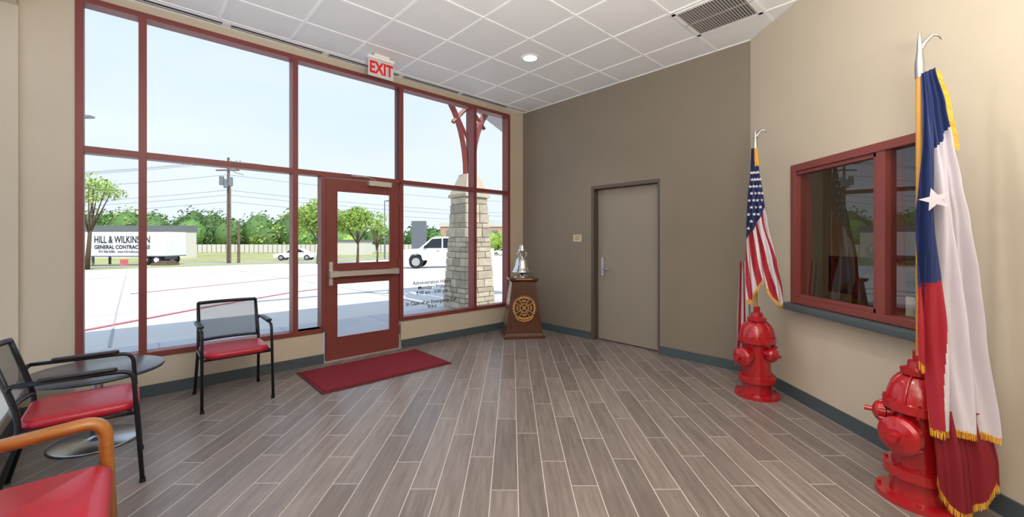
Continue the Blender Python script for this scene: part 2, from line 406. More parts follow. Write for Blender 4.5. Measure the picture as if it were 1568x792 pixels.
b.box((bx0,by0,0),(bx1,by0+.03,1.9),M_desk); b.box((bx0,by1-.03,0),(bx1,by1,1.9),M_desk); b.box((bx1-.02,by0,0),(bx1,by1,1.9),M_desk)
for z in (.05,.5,.95,1.4,1.87): b.box((bx0,by0+.03,z),(bx1-.02,by1-.03,z+.03),M_desk)
random.seed(5)
for z in (.08,.53,.98,1.43):
    y=by0+.05
    while y<by1-.15:
        t=random.uniform(.025,.06); h=random.uniform(.22,.34); b.box((bx0+.04,y,z),(bx0+.26,y+t-.003,z+h),random.choice((M_paper,M_fred,M_fblue,M_bldg,M_desk))); y+=t
        if random.random()<.08: y+=.2
b.done('bookcase')
b=MB()
b.slab(0,0,.5,.5,.42,.5,.08,M_screen); b.slab(.25,0,.08,.46,.6,1.15,.03,M_screen); b.cyl((0,0,.08),(0,0,.42),.03,.03,M_steel); b.tube([(.22,0,.45),(.27,0,.65)],.02,M_steel)
for k in range(5):
    t=2*PI*k/5; b.tube([(0,0,.1),(.28*math.cos(t),.28*math.sin(t),.06)],.018,M_black); b.cyl((.28*math.cos(t),.28*math.sin(t)-.015,.03),(.28*math.cos(t),.28*math.sin(t)+.015,.03),.03,.03,M_black)
b.done('office_chair',T(3.95,3.4,0,.4))
# dark bell and box added in the office to stand for the bell's reflection
b=MB(); b.box((-.12,-.12,0),(.12,.12,.36),M_desk); b.slathe([(0,.36),(.11,.36),(.11,.375),(.025,.40),(.02,.46)],M_dark,24); b.slathe([(.13,.43),(.125,.45),(.10,.51),(.075,.59),(.04,.62),(0,.63)],M_dark,28); b.tube([(-.13,0,.37),(-.14,0,.58),(0,0,.69),(.14,0,.58),(.13,0,.37)],.012,M_dark,8)
b.done('bell_reflection_shape',T(3.0,3.32,.762))

# ceiling vent
b=MB(); u0,u1,v0,v1=3.10,3.69,.51,1.10
b.box((u0,-v1,H-.012),(u1,-v0,H-.0085),M_dark)
for a,c in (((u0,-v1),(u1,-v1+.035)),((u0,-v0-.035),(u1,-v0)),((u0,-v1),(u0+.035,-v0)),((u1-.035,-v1),(u1,-v0))): b.box((*a,H-.02),(*c,H-.009),M_white)
b.box((u0,-(v0+v1)/2-.006,H-.021),(u1,-(v0+v1)/2+.006,H-.009),M_slat)
for i in range(22):
    u=u0+.045+i*(.5/21); b.box((u-.006,-v1+.03,H-.019),(u+.006,-v0-.03,H-.009),M_slat)
b.done('ceiling_vent',G)
dl=G@V((1.56,-1.40,H))
b=MB(); b.slathe([(.105,-.002),(.10,-.008),(.082,-.010),(.078,-.002)],M_white); b.add([(.08*math.cos(2*PI*i/24),.08*math.sin(2*PI*i/24),-.004) for i in range(24)],[tuple(range(24))[::-1]],M_lamp)
b.done('recessed_downlight',Matrix.Translation(dl))
b=MB()
b.box((-.03,-.09,.235),(.03,.09,.262),M_white); b.box((-.022,-.155,.21),(.022,.155,.238),M_white); b.box((-.006,-.15,.015),(.006,.15,.215),M_panel)
b.text('EXIT',.185,T(.008,0,.05)@Mtext@Matrix.Diagonal((.74,1,1,1)),M_exit,.004,off=.004)
for k in (-.1,.1): b.cyl((0,k,.235),(0,k,.262),.008,.008,M_steel,8)
b.done('exit_sign',G@T(.44,-2.68,H-.264))
b=MB(); b.box((-.075,-.006,-.05),(.075,0,.05),M_plaque); b.text('STAFF\nONLY',.032,T(0,-.007,.008)@Matrix.Rotation(PI/2,4,'X'),M_textd,.0005); b.done('wall_plaque',G@T(1.14,0,1.43))

b=MB(); b.box((.20,-3.50,0.001),(1.0,-2.10,.010),M_matedge); b.box((.23,-3.47,.010),(.97,-2.13,.016),M_mat); b.done('entrance_mat',G)

# ------------------------------------------------------------------ furniture
def guest_chair(name,M):
    b=MB()
    for sx in (-1,1):
        b.tube(fillet([(sx*.255,-.275,0),(sx*.25,-.235,.655),(sx*.25,.215,.665)],.06),.0115,M_black,10)
        b.tube(fillet([(sx*.25,.30,0),(sx*.235,.19,.42),(sx*.232,.205,.55),(sx*.225,.285,.83)],.08),.0125,M_black,10)
        b.tube([(sx*.25,.215,.665),(sx*.232,.235,.64)],.0115,M_black)
        b.tube([(sx*.25,-.25,.41),(sx*.238,.19,.42)],.0105,M_black)
        b.slab(sx*.25,-.02,.045,.30,.665,.685,.02,M_black,e=.006)
        for y in (-.275,.30): b.cyl((sx*.253,y,0),(sx*.253,y,.025),.016,.014,M_black,12)
    b.tube([(-.25,-.22,.41),(.25,-.22,.41)],.0105,M_black); b.tube([(-.238,.19,.42),(.238,.19,.42)],.0105,M_black)
    b.slab(0,-.03,.475,.47,.415,.468,.09,M_vinyl,e=.02,dome=.006)
    n=12; vs=[];rows=6
    def bp(i,j,off=0):
        s=-1+2*i/n; z=.50+.325*j/rows
        y=.197+(z-.5)*.27+.045*(1-s*s)+off
        return (s*.225,y,z)
    for j in range(rows+1):
        for i in range(n+1): vs.append(bp(i,j))
    b.add(vs,[(j*(n+1)+i,j*(n+1)+i+1,(j+1)*(n+1)+i+1,(j+1)*(n+1)+i) for j in range(rows) for i in range(n)],M_mesh,True)
    loop=[bp(i,0) for i in range(n+1)]; b.tube(loop,.013,M_black,8)
    loop=[bp(i,rows) for i in range(n+1)]; b.tube(loop,.016,M_black,8)
    for e in (0,n): b.tube([bp(e,j) for j in range(rows+1)],.013,M_black,8)
    return b.done(name,M)
guest_chair('guest_chair',G@T(.50,-4.10,0,PI/2))
guest_chair('guest_chair',G@T(1.45,-5.00,0,PI))
b=MB(); Wd=1.28
for sx in (-1,1):
    x=sx*(Wd/2-.03)
    b.tube(fillet([(x,-.225,0),(x,-.205,.635),(x,.27,.60)],.075,7),.032,M_oak,8,sx=1.15,sy=.8,up=(1,0,0))
    b.tube([(x,.31,0),(x,.25,.45),(x,.31,.84)],.024,M_oak,8)
    b.box((x-.018,-.20,.33),(x+.018,.26,.38),M_oak)
b.box((-Wd/2+.05,-.20,.33),(Wd/2-.05,-.17,.38),M_oak); b.box((-Wd/2+.05,.22,.33),(Wd/2-.05,.25,.38),M_oak)
for c in (-1,1):
    b.slab(c*.295,.01,.585,.48,.38,.465,.06,M_vinyl,e=.03,dome=.01)
    MM=T(c*.295,.25,.52,rx=math.radians(-8)); b.slab(0,0,.57,.06,0,.34,.028,M_vinyl,MM,e=.02)
b.done('wooden_arm_chair',G@T(3.05,-5.06,0,PI))
b=MB(); b.slathe([(0,.475),(.34,.475),(.362,.482),(.365,.49),(.362,.498),(.35,.502),(0,.502)],M_tablet,48); b.cyl((0,0,.02),(0,0,.475),.032,.032,M_steel)
b.slathe([(0,0),(.24,0),(.245,.006),(.235,.014),(.08,.022),(.04,.035),(.034,.05)],M_steel,48); b.slathe([(.034,.44),(.1,.465),(.1,.476)],M_black,24)
b.done('side_table',G@T(.83,-4.95,0))

# bell podium
b=MB()
b.frustum((0,0),.60,.46,0,.60,.46,.035,M_cherry); b.frustum((0,0),.57,.43,.035,.55,.41,.075,M_cherry)
b.frustum((0,0),.53,.39,.075,.34,.28,.80,M_cherry); b.frustum((0,0),.36,.30,.80,.41,.34,.825,M_cherry); b.frustum((0,0),.42,.35,.825,.42,.35,.855,M_cherry)
tilt=math.atan((.39-.28)/2/.725)
FM=T(0,-.195+.055*((.43-.075)/.725)-.004,.43,rx=-tilt)@Matrix.Rotation(PI/2,4,'X')
def ring(b,r0,r1,z,m,M,n=48,h=.006):
    b.lathe([(r0,z),(r0,z+h),(r1,z+h),(r1,z)],m,n,M)
ring(b,.150,.163,0,M_gold,FM); ring(b,.056,.067,.002,M_gold,FM)
for k in range(4):
    R=FM@Matrix.Rotation(k*PI/2,4,'Z')
    pts=[(-.025,.045),(-.06,.10),(-.075,.125),(-.04,.138),(0,.142),(.04,.138),(.075,.125),(.06,.10),(.025,.045)]
    b.tube([(x,y,.004) for x,y in pts],.006,M_gold,6,R)
    b.tube([(-.03,.095,.004),(0,.102,.004),(.03,.095,.004)],.011,M_gold,6,R)
b.tube([(-.03,-.03,.006),(.03,.03,.006)],.008,M_gold,6,FM); b.tube([(-.03,.03,.006),(.03,-.03,.006)],.008,M_gold,6,FM)
for s in (-1,1): b.tube([(s*.13,-.12,.004),(s*.09,-.165,.004),(s*.03,-.185,.004),(0,-.19,.004)],.008,M_gold,6,FM)
for k in range(24):
    t=2*PI*k/24; b.tube([(.168*math.cos(t),.168*math.sin(t),.002),(.178*math.cos(t+.06),.178*math.sin(t+.06),.002)],.005,M_gold,5,FM)
b.box((-.12,-.178,.835),(.12,-.175,.85),M_gold)
b.done('bell_podium',T(.15,6.08,0,math.radians(8)),bevel=.003)
b=MB()
b.slathe([(0,0),(.12,0),(.12,.012),(.07,.022),(.035,.05),(.03,.07)],M_chrome,32)
b.slathe([(.145,.075),(.148,.085),(.135,.10),(.118,.135),(.105,.18),(.095,.23),(.085,.265),(.06,.29),(.02,.30),(0,.302)],M_chrome,40)
b.slathe([(.145,.075),(.13,.08),(.11,.13),(.09,.2),(0,.27)],M_chrome,40)
b.slathe([(.02,.30),(.03,.33),(.028,.36),(.055,.38),(.058,.40),(.035,.425),(.04,.45),(.025,.475),(0,.49)],M_chrome,24)
b.tube([(-.05,0,.30),(-.07,0,.34),(-.04,0,.385),(0,0,.40),(.04,0,.385),(.07,0,.34),(.05,0,.30)],.010,M_chrome,8)
b.cyl((0,0,.07),(0,0,.15),.02,.012,M_chrome,16)
b.done('memorial_bell',T(.15,6.08,.857,math.radians(8)))

# hydrants
def hydrant(name,M,noz):
    b=MB()
    b.lathe([(0,0),(.18,0),(.18,.028),(.12,.03),(.115,.06),(.113,.13),(.15,.135),(.15,.185),(.113,.19),(.108,.46),(.118,.48),(.15,.485),(.15,.53),(.135,.535)],M_hyd,36)
    b.slathe([(.135,.535),(.13,.57),(.115,.615),(.09,.65),(.06,.672),(.055,.675)],M_hyd,36)
    b.lathe([(.055,.672),(.075,.675),(.078,.70),(.05,.712),(.045,.745),(.026,.75),(.026,.80),(0,.80)],M_hyd,24)
    for k in range(8):
        t=2*PI*k/8
        for r,z0,z1 in ((.162,.028,.045),(.133,.12,.20),(.136,.47,.545)): b.cyl((r*math.cos(t),r*math.sin(t),z0),(r*math.cos(t),r*math.sin(t),z1),.011,.011,M_hyd,6)
    for k in range(8):
        t=2*PI*(k+.5)/8
        pts=[(r*math.cos(t),r*math.sin(t),z) for r,z in ((.136,.535),(.131,.57),(.116,.615),(.091,.65),(.06,.675))]
        b.tube(pts,.008,M_hyd,6)
    for a,z,R,L in noz:
        N=Matrix.Rotation(a,4,'Z')@Matrix.Translation((0,0,z))@Matrix.Rotation(PI/2,4,'Y')
        b.lathe([(R*.85,.05),(R*.85,.10+L*.2),(R*1.05,.105+L*.2),(R*1.05,.13+L*.2),(R*.95,.13+L*.2),(R*1.22,.135+L*.2),(R*1.22,.165+L*.2),(R*1.0,.178+L*.2),(R*.5,.19+L*.2),(R*.3,.192+L*.2),(R*.3,.225+L*.2),(0,.225+L*.2)],M_hyd,28,N)
        for k in range(6):
            t=2*PI*k/6; b.cyl((R*1.2*math.cos(t),R*1.2*math.sin(t),.137+L*.2),(R*1.2*math.cos(t),R*1.2*math.sin(t),.163+L*.2),.009,.009,M_hyd,8,N)
    return b.done(name,M,bevel=.002)
rad=math.radians
hydrant('fire_hydrant',T(2.215,3.74,0),[(rad(200),.36,.07,.12),(rad(290),.40,.048,.0),(rad(10),.42,.042,-.1)])
hydrant('fire_hydrant',T(2.20,2.235,0),[(rad(200),.37,.078,.08),(rad(140),.44,.045,.0)])

# flags
def interp(tab,z):
    tab=sorted(tab,key=lambda r:-r[0])
    if z>=tab[0][0]: return tab[0][1:]
    if z<=tab[-1][0]: return tab[-1][1:]
    for a,c in zip(tab,tab[1:]):
        if a[0]>=z>=c[0]:
            t=(a[0]-z)/(a[0]-c[0]); t=t*t*(3-2*t)*.5+t*.5
            return [a[i]*(1-t)+c[i]*t for i in range(1,5)]
def surf(tab,s,z,amp,nf,ph):
    xl,yl,xr,yr=interp(tab,z)
    d=V((xr-xl,yr-yl,0)); n=V((d.y,-d.x,0)).normalized()
    a=amp*min(1,d.length/.2)
    w=math.sin(2*PI*nf*(s+.04*math.sin(5*z))+ph+z*.8)+.35*math.sin(2*PI*nf*2.3*s+2*z+ph)
    return V((xl,yl,z))+d*s+n*a*w
def drape(b,tab,zt,zb,amp,nf,colf,ns=90,nv=130,ph=0,fr=.03,frside=None):
    vs=[];fs=[];ms=[]
    for j in range(nv+1):
        for i in range(ns+1):
            s=i/ns; z=zt(s)+(zb(s)-zt(s))*j/nv
            vs.append(surf(tab,s,z,amp,nf,ph))
    for j in range(nv):
        for i in range(ns):
            o=j*(ns+1)+i; fs.append((o,o+1,o+ns+2,o+ns+1))
            s=(i+.5)/ns; z=zt(s)+(zb(s)-zt(s))*(j+.5)/nv; ms.append(colf(s,z))
    b.add(vs,fs,ms,True)
    if fr:
        n=int(ns*1.6)
        for i in range(n):
            s0=i/n; s1=s0+.75/n; z0=zb(s0); l=fr*random.uniform(.85,1.1)
            p=surf(tab,s0,z0,amp,nf,ph); q=surf(tab,min(1,s1),zb(min(1,s1)),amp,nf,ph)
            jx=V((random.uniform(-.003,.003),random.uniform(-.003,.003),0))
            b.add([p+V((0,0,.008)),q+V((0,0,.008)),q+jx-V((0,0,l)),p+jx-V((0,0,l))],[(0,1,2,3)],M_fringe)
def star(b,p,n,r,m,rot=0):
    n=n.normalized(); a=V((0,0,1)); a=(a-n*a.dot(n)).normalized(); c=n.cross(a)
    pts=[p]+[p+(a*math.cos(rot+PI*k/5)+c*math.sin(rot+PI*k/5))*(r if k%2==0 else r*.4) for k in range(10)]
    b.add(pts,[(0,1+k,1+(k+1)%10) for k in range(10)],m)
def sidefringe(b,tab,s,z0,z1,amp,nf,ph,dirx,l=.025):
    n=int(abs(z1-z0)/.006)
    for i in range(n):
        z=z0+(z1-z0)*i/n; p=surf(tab,s,z,amp,nf,ph); d=V((dirx,-.2*dirx,-.6)).normalized()*l*random.uniform(.85,1.1)
        b.add([p,p-V((0,0,.005)),p-V((0,0,.005))+d,p+d],[(0,1,2,3)],M_fringe)
def pike(b,x,y,zt,flip=1,z0=.79):
    b.cyl((x,y,z0),(x,y,zt-.22),.0155,.0155,M_pole,16)
    b.slathe([(.019,zt-.24),(.02,zt-.17),(.014,zt-.12),(.011,zt-.06),(.004,zt-.0),(0,zt+.005)],M_steel,16,T(x,y,0))
    hp=[(x,y,zt-.11),(x+.018*flip,y-.008,zt-.06),(x+.045*flip,y-.02,zt-.025),(x+.07*flip,y-.03,zt-.03),(x+.08*flip,y-.034,zt-.055)]
    b.tube(hp,[.010,.010,.009,.006,.002],M_steel,8)
b=MB()
def colT(s,z):
    if z>1.76+.22*s: return M_fblue
    if s>.46-.16*max(0,(1.3-z)): return M_fwhite
    return M_fblue if z>1.16+.1*s else M_fred
tabT2=[(2.29,2.135,2.16,2.180,2.13),(2.09,2.12,2.14,2.20,2.10),(1.89,2.10,2.12,2.212,2.08),(1.69,2.075,2.11,2.235,2.07),(1.49,2.045,2.10,2.25,2.05),
 (1.195,2.02,2.08,2.278,2.04),(.97,2.0,2.06,2.30,2.03),(.42,2.0,2.05,2.335,2.0)]
drape(b,tabT2,lambda s:2.27+.02*s,lambda s:(.80-.2*s) if s<.23 else .45+.015*math.sin(3*s),.030,3.0,colT,ns=120,nv=160,ph=.6,fr=.032)
sidefringe(b,tabT2,1.0,2.28,1.86,.030,3.0,.6,1,.03)
tabTb=[(.6,2.09,2.09,2.33,2.04),(.3,2.085,2.05,2.385,2.01),(.05,2.10,2.05,2.39,2.0)]
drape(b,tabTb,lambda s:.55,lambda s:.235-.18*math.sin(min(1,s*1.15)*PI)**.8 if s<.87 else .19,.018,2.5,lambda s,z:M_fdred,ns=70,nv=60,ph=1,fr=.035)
tabTc=[(.9,2.32,2.06,2.36,2.05),(.5,2.33,2.05,2.40,2.04)]
drape(b,tabTc,lambda s:.9-.2*s,lambda s:.50-.02*s,.006,1.5,lambda s,z:M_fwhite,ns=16,nv=20,ph=1,fr=.03)
p=surf(tabT2,.24,1.60,.030,3.0,.6); star(b,p+V((-.02,-.035,0)),V((-.7,-.7,0)),.06,M_fwhite,.25)
pike(b,2.155,2.185,2.50)
b.done('texas_flag')
b=MB()
tabU=[(2.24,2.165,3.74,2.193,3.70),(2.03,2.135,3.70,2.188,3.66),(1.79,2.095,3.68,2.218,3.64),(1.56,2.07,3.66,2.24,3.62),(1.21,2.04,3.62,2.28,3.55),(.98,2.03,3.60,2.315,3.53),(.78,2.03,3.58,2.32,3.52)]
def colU(s,z):
    if z>2.06 and s>.5: return M_fringe
    if z>1.40+.30*s: return M_fblue
    q=(s*5.2-(1.8-z)*2.1)
    return M_fred if int(math.floor(q*1.25))%2==0 else M_fwhite
def zbU(s):
    if s<.16: return .88
    if s<.45: return .88+(s-.16)/.29*.18
    return 1.06-(s-.45)*.52 if s<.9 else .826+.4*(s-.9)
drape(b,tabU,lambda s:2.23,zbU,.024,2.6,colU,ns=100,nv=150,ph=.3,fr=.035)
for r in range(12):
    for c in range(4):
        z=2.0-.062*r; s=.14+.23*c+(.11 if r%2 else 0)
        if s<.95 and z>1.44+.30*s:
            p=surf(tabU,s,z,.024,2.6,.3); star(b,p+V((-.008,-.014,0)),V((-.5,-.86,0)),.017,M_fwhite)
tabUb=[(1.2,2.14,3.90,2.22,3.93),(.6,2.14,3.95,2.26,3.95),(.2,2.13,3.96,2.24,3.96)]
drape(b,tabUb,lambda s:1.2,lambda s:.22+.15*s,.014,2,lambda s,z:M_fred if int(s*5)%2 else M_fwhite,ns=50,nv=60,ph=1,fr=.035)
pike(b,2.205,3.745,2.42)
b.done('american_flag')

# ------------------------------------------------------------------ exterior
def gz(d):
    if d<6: return -.02
    if d<60: return -.02-1.28*(d-6)/54
    return -1.30
def strip(d0,d1,m,v0,v1):
    b=MB(); ds=sorted(set([d0,d1]+[x for x in (6,60) if d0<x<d1]))
    for a,c in zip(ds,ds[1:]):
        b.add([(-a,v0,gz(a)),(-a,v1,gz(a)),(-c,v1,gz(c)),(-c,v0,gz(c))],[(0,1,2,3)],m)
    return b
for nm,d0,d1,m in (('parking_lot',2.6,38,M_conc),('grass_verge',38,45,M_grass),('road',45,53,M_road),('grass_field',53,420,M_grass)):
    strip(d0,d1,m,-400,400).done(nm,G)
b=MB(); b.box((-2.6,-60,-.14),(-.16,60,-.015),M_walk)
for k in range(-20,20): b.box((-2.6,k*1.5-.008,-.015),(-.16,k*1.5+.008,-.012),M_joint)
b.box((-.16,-60,-.14),(20,-5.72,-.015),M_walk)
b.done('sidewalk',G)
b=MB()
def gline(pts,w):
    for (d0,v0),(d1,v1) in zip(pts,pts[1:]):
        n=12
        for i in range(n):
            a=i/n;c=(i+1)/n
            da,va=d0+(d1-d0)*a,v0+(v1-v0)*a; dc,vc=d0+(d1-d0)*c,v0+(v1-v0)*c
            L=math.hypot(dc-da,vc-va); nx,ny=-(vc-va)/L*w/2,(dc-da)/L*w/2
            b.add([(-(da+nx),va+ny,gz(da+nx)+.012),(-(dc+nx),vc+ny,gz(dc+nx)+.012),(-(dc-nx),vc-ny,gz(dc-nx)+.012),(-(da-nx),va-ny,gz(da-nx)+.012)],[(0,1,2,3)],M_paintred)
gline([(3.6,-6.5),(4.4,-5.3),(7.7,-1.5),(8.3,-.3)],.12)
gline([(11.2,-4.8),(16,2.0)],.12); gline([(22,-12),(24,6)],.14)
b.done('fire_lane_marking',G)
b=MB()
for d in (6,11,16,21,26,31,36): b.add([(-d,-60,gz(d)+.008),(-d,60,gz(d)+.008),(-d-.03,60,gz(d)+.008),(-d-.03,-60,gz(d)+.008)],[(0,1,2,3)],M_joint)
for v in range(-40,40,5): 
    b.add([(-2.7,v,gz(3)+.008),(-2.7,v+.03,gz(3)+.008),(-6,v+.03,gz(6)+.008),(-6,v,gz(6)+.008)],[(0,1,2,3)],M_joint)
    b.add([(-6,v,gz(6)+.008),(-6,v+.03,gz(6)+.008),(-38,v+.03,gz(38)+.008),(-38,v,gz(38)+.008)],[(0,1,2,3)],M_joint)
b.done('pavement_joints',G)
b=MB(); z=-.02; PH=2.3
def hw(z): return .40-.125*(z/PH)
random.seed(3)
b.frustum((0,0),.76,.76,-.014,.52,.52,PH,M_mortar)
z=-.012
while z<PH-.05:
    h=random.choice((.10,.13,.17,.2)); h=min(h,PH-z)
    if PH-z-h<.08: h=PH-z
    w=hw(z+h/2)
    for side in range(4):
        R=Matrix.Rotation(side*PI/2,4,'Z'); x=-w
        while x<w-.001:
            l=random.uniform(.14,.36)
            if w-(x+l)<.12: l=w-x
            t=random.uniform(0,.014)
            b.box((x+.006,-w-t,z+.006),(x+l-.006,-w+.1,z+h-.006),M_stone,R); x+=l
    z+=h
b.frustum((0,0),.64,.64,PH,.64,.64,PH+.07,M_stonecap); b.frustum((0,0),.60,.60,PH+.07,.30,.30,PH+.5,M_stonecap)
b.done('stone_pillar',T(-.92,8.85,0,ANG),bevel=.008)
b=MB(); b.box((-.045,-.045,2.80),(.045,.045,4.7),M_red)
for a in (0,2):
    R=Matrix.Rotation(a*PI/2,4,'Z')
    pts=[]
    for k in range(13):
        t=k/12*PI/2; pts.append((0,-.09-1.0*(1-math.cos(t)),2.80+1.8*math.sin(t)))
    b.tube(pts,.085,M_red,4,R,sx=.8,sy=.9)
    b.tube([(0,-.04,4.25),(0,-.42,3.85)],.05,M_red,4,R)
    b.tube([(0,-.03,3.55),(0,-.62,4.55)],.045,M_red,4,R)
b.box((-.07,-3.2,4.6),(.07,2.2,4.8),M_red)
b.done('timber_bracket',T(-.92,8.85,0,ANG))
b=MB(); xa,xb=-.25,2.0
b.add([(xa,.35,4.3),(xb,.35,4.3),(xb,2.2,3.55),(xa,2.2,3.55),(xa,.35,4.42),(xb,.35,4.42),(xb,2.2,3.67),(xa,2.2,3.67)],[(0,3,2,1),(4,5,6,7),(0,1,5,4),(1,2,6,5),(2,3,7,6),(3,0,4,7)],M_soffit)
b.box((xa,2.18,3.45),(xb,2.25,3.7),M_bldw)
b.done('porch_roof',T(-.92,8.85,0,ANG))

# vegetation
def leaves(b,c,r,n,sz,m):
    for _ in range(n):
        while True:
            p=V([random.uniform(-1,1) for _ in range(3)])
            if .35<p.length<1: break
        q=V((c[0]+p.x*r[0],c[1]+p.y*r[1],c[2]+p.z*r[2]))
        a=V([random.gauss(0,1) for _ in range(3)]).normalized(); d=a.orthogonal().normalized(); e=a.cross(d)
        s=sz*random.uniform(.6,1.2)
        b.add([q-d*s,q-e*s*.6,q+d*s,q+e*s*.6],[(0,1,2,3)],m)
def tree(name,x,y,zb,h,cz,R,n=1500,sz=.16,m=M_leafb,cl=14,lean=0):
    b=MB(); b.tube([(x,y,zb),(x+.05+lean*.3,y,zb+h*.35),(x+lean,y,cz)],[.16*h/6,.11*h/6,.05*h/6],M_bark,8)
    for k in range(6):
        t=2*PI*k/6; b.tube([(x+lean*.4,y,zb+h*.4),(x+lean+math.cos(t)*R[0]*.6,y+math.sin(t)*R[1]*.6,cz+random.uniform(-.2,.4)*R[2])],[.07*h/6,.02],M_bark,6)
    for k in range(cl):
        while True:
            p=V([random.uniform(-1,1) for _ in range(3)])
            if p.length<1: break
        c=(x+lean+p.x*R[0]*.75,y+p.y*R[1]*.75,cz+p.z*R[2]*.7)
        leaves(b,c,(R[0]*.42,R[1]*.42,R[2]*.38),n//cl,sz,m)
    return b.done(name)
random.seed(11)
tree('oak_tree',-16.9,36,-.75,5,3.3,(2.3,2,1.7),3000,.13,cl=20)
tree('oak_tree',-14.2,38,-.85,4.8,3.2,(2.6,2,1.6),3000,.13,cl=20)
tree('young_tree',-9.8,30,-.6,3.2,2.2,(.75,.7,.8),600,.09)
tree('oak_tree',-32.4,31.5,-.95,7,5.3,(1.9,1.8,1.4),900,.12,lean=.5)
b=MB()
def blob(b,c,r,m):
    vs=[];n=10
    for j in range(7):
        ph=-PI/2+PI*j/6
        for i in range(n):
            t=2*PI*i/n; k=random.uniform(.85,1.1); vs.append((c[0]+r[0]*k*math.cos(ph)*math.cos(t),c[1]+r[1]*k*math.cos(ph)*math.sin(t),c[2]+r[2]*k*math.sin(ph)))
    b.add(vs,[(j*n+i,j*n+(i+1)%n,(j+1)*n+(i+1)%n,(j+1)*n+i) for j in range(6) for i in range(n)],m,True)
x=-150
while x<-42:
    h=random.uniform(8.5,12)
    if random.random()<.25: h*=.75
    if x>-62: h*=.92
    c=(x,random.uniform(98,110),h*.45-1.3); r=(random.uniform(3.5,5),4,h*.5)
    blob(b,c,(r[0]*.8,r[1]*.9,r[2]*.85),M_leaf); leaves(b,c,(r[0]*1.15,r[1],r[2]*1.15),600,.36,M_leaf if random.random()<.75 else M_leafb); x+=random.uniform(2.2,3.4)
x=-44
while x<-17:
    h=random.uniform(4.5,7.5)
    c=(x,random.uniform(98,108),h*.45-1.3); blob(b,c,(2.6,3,h*.43),M_leaf); leaves(b,c,(3.4,3,h*.55),380,.35,random.choice((M_leaf,M_leafb))); x+=random.uniform(1.8,2.8)
for x,y,h in ((-4.5,88,5),(-12,90,4.5),(-2,90,4.8),(-33,84,4)):
    c=(x,y,h*.4-1); blob(b,c,(1.8,2,h*.42),M_leafb); leaves(b,c,(2.4,2.2,h*.52),400,.28,M_leafb)
b.done('tree_line')

b=MB(); px,py=-29.5,43
b.cyl((px,py,-1.0),(px,py,10),.17,.12,M_polew,12); b.box((px-1.5,py-.18,9.3),(px+1.4,py-.06,9.45),M_polew); b.box((px-1.2,py-.18,8.6),(px+1.2,py-.06,8.74),M_polew)
for k in (-1.4,-.9,-.4,.4,.9,1.3): b.cyl((px+k,py-.12,9.45),(px+k,py-.12,9.7),.05,.03,M_bldg,8)
for k,z in ((-.45,7.6),(.45,7.5),(.0,7.3)): b.cyl((px+k,py-.35,z-.5),(px+k,py-.35,z+.4),.22,.22,M_bldg,12)
b.tube([(px+.1,py,8.9),(px+.9,py-.2,8.4),(px+1.6,py,8.2)],.03,M_polew); b.cyl((px+.45,py-.4,-1),(px+.45,py-.4,7.8),.1,.08,M_polew,10)
b.cyl((px+1.2,py-.2,-1),(px+1.2,py-.2,3.4),.14,.12,M_polew,10)
b.done('utility_pole')
b=MB()
def wire(a,c,sag,r=.018):
    a=V(a);c=V(c); b.tube([a+(c-a)*t-V((0,0,sag*4*t*(1-t))) for t in [i/14 for i in range(15)]],r,M_bldg,4)
for k,z in ((-1.4,9.6),(-.4,9.6),(.9,9.6),(0,8.2),(0,6.6),(0,6.1),(0,5.4)):
    wire((px+k,py-.1,z),(-95,50+k,z+.3),1.4)
    wire((px+k,py-.1,z),(45,85+k,z+1.5),2)
b.done('power_lines')
def lamp_post(x,y,h,arm):
    b=MB(); zb=-1
    b.cyl((x,y,zb),(x,y,h),.09,.06,M_bldg,10); b.box((x,y-.05,h-.08),(x+arm,y+.05,h),M_bldg); b.box((x+arm-.1,y-.18,h-.1),(x+arm+.6,y+.18,h+.03),M_bldg); return b.done('parking_lot_lamp')
lamp_post(-27.0,25,8.9,1.0); lamp_post(-15.4,50,6.2,.3)
ty=40
b=MB(); XE=-33.6
b.box((-49,ty,-.12),(XE,ty+2.5,2.2),M_trailer); b.box((-49,ty-.02,-.2),(XE+.1,ty+2.52,-.1),M_bldg); b.box((XE+.001,ty-.02,-.1),(XE+.05,ty+2.52,2.22),M_trailer)
for k in range(26): b.box((-49+.6*k,ty-.012,-.1),(-48.98+.6*k,ty,2.18),M_white)
RX=Matrix.Rotation(PI/2,4,'X')
b.text('HILL & WILKINSON',.95,T(-37.7,ty-.03,1.15)@RX@Matrix.Diagonal((.66,1,1,1)),M_textd,.005,off=.01); b.text('GENERAL CONTRACTORS',.5,T(-37.7,ty-.03,.58)@RX@Matrix.Diagonal((.9,1,1,1)),M_textd,.005,off=.01); b.text('972 960 8585   www.hill-wilkinson.com',.3,T(-37.7,ty-.03,.2)@RX@Matrix.Diagonal((.95,1,1,1)),M_textd,.005)
for x in (-35.6,-34.5,-47):
    for yy in (ty+.1,ty+2.0): b.cyl((x,yy,-.50),(x,yy+.35,-.50),.5,.5,M_tyre,24); b.cyl((x,yy-.01,-.50),(x,yy+.02,-.50),.25,.25,M_white,16)
b.box((-41,ty+.3,-1.05),(-40.85,ty+.45,-.2),M_bldg); b.box((-41,ty+2.0,-1.05),(-40.85,ty+2.15,-.2),M_bldg); b.box((-36.5,ty+.5,-.5),(-34,ty+2,-.2),M_bldg)
b.done('box_trailer')
b=MB(); b.box((-80,62,-1.3),(-49,64.2,3.3),M_bldw); b.box((-80,61.9,2.7),(-48.9,64.3,3.6),M_bldg); 
b.done('warehouse')
b=MB(); b.box((-34,76,-1.3),(-27,80,1.2),M_bldw); b.box((-34.2,75.8,1.2),(-26.8,80.2,1.5),M_bldg); b.done('low_shed')
b=MB()
for k in range(60): b.box((-75+k*1.0,88,-1.3),(-74.9+k*1.0,88.1,.6),M_polew)
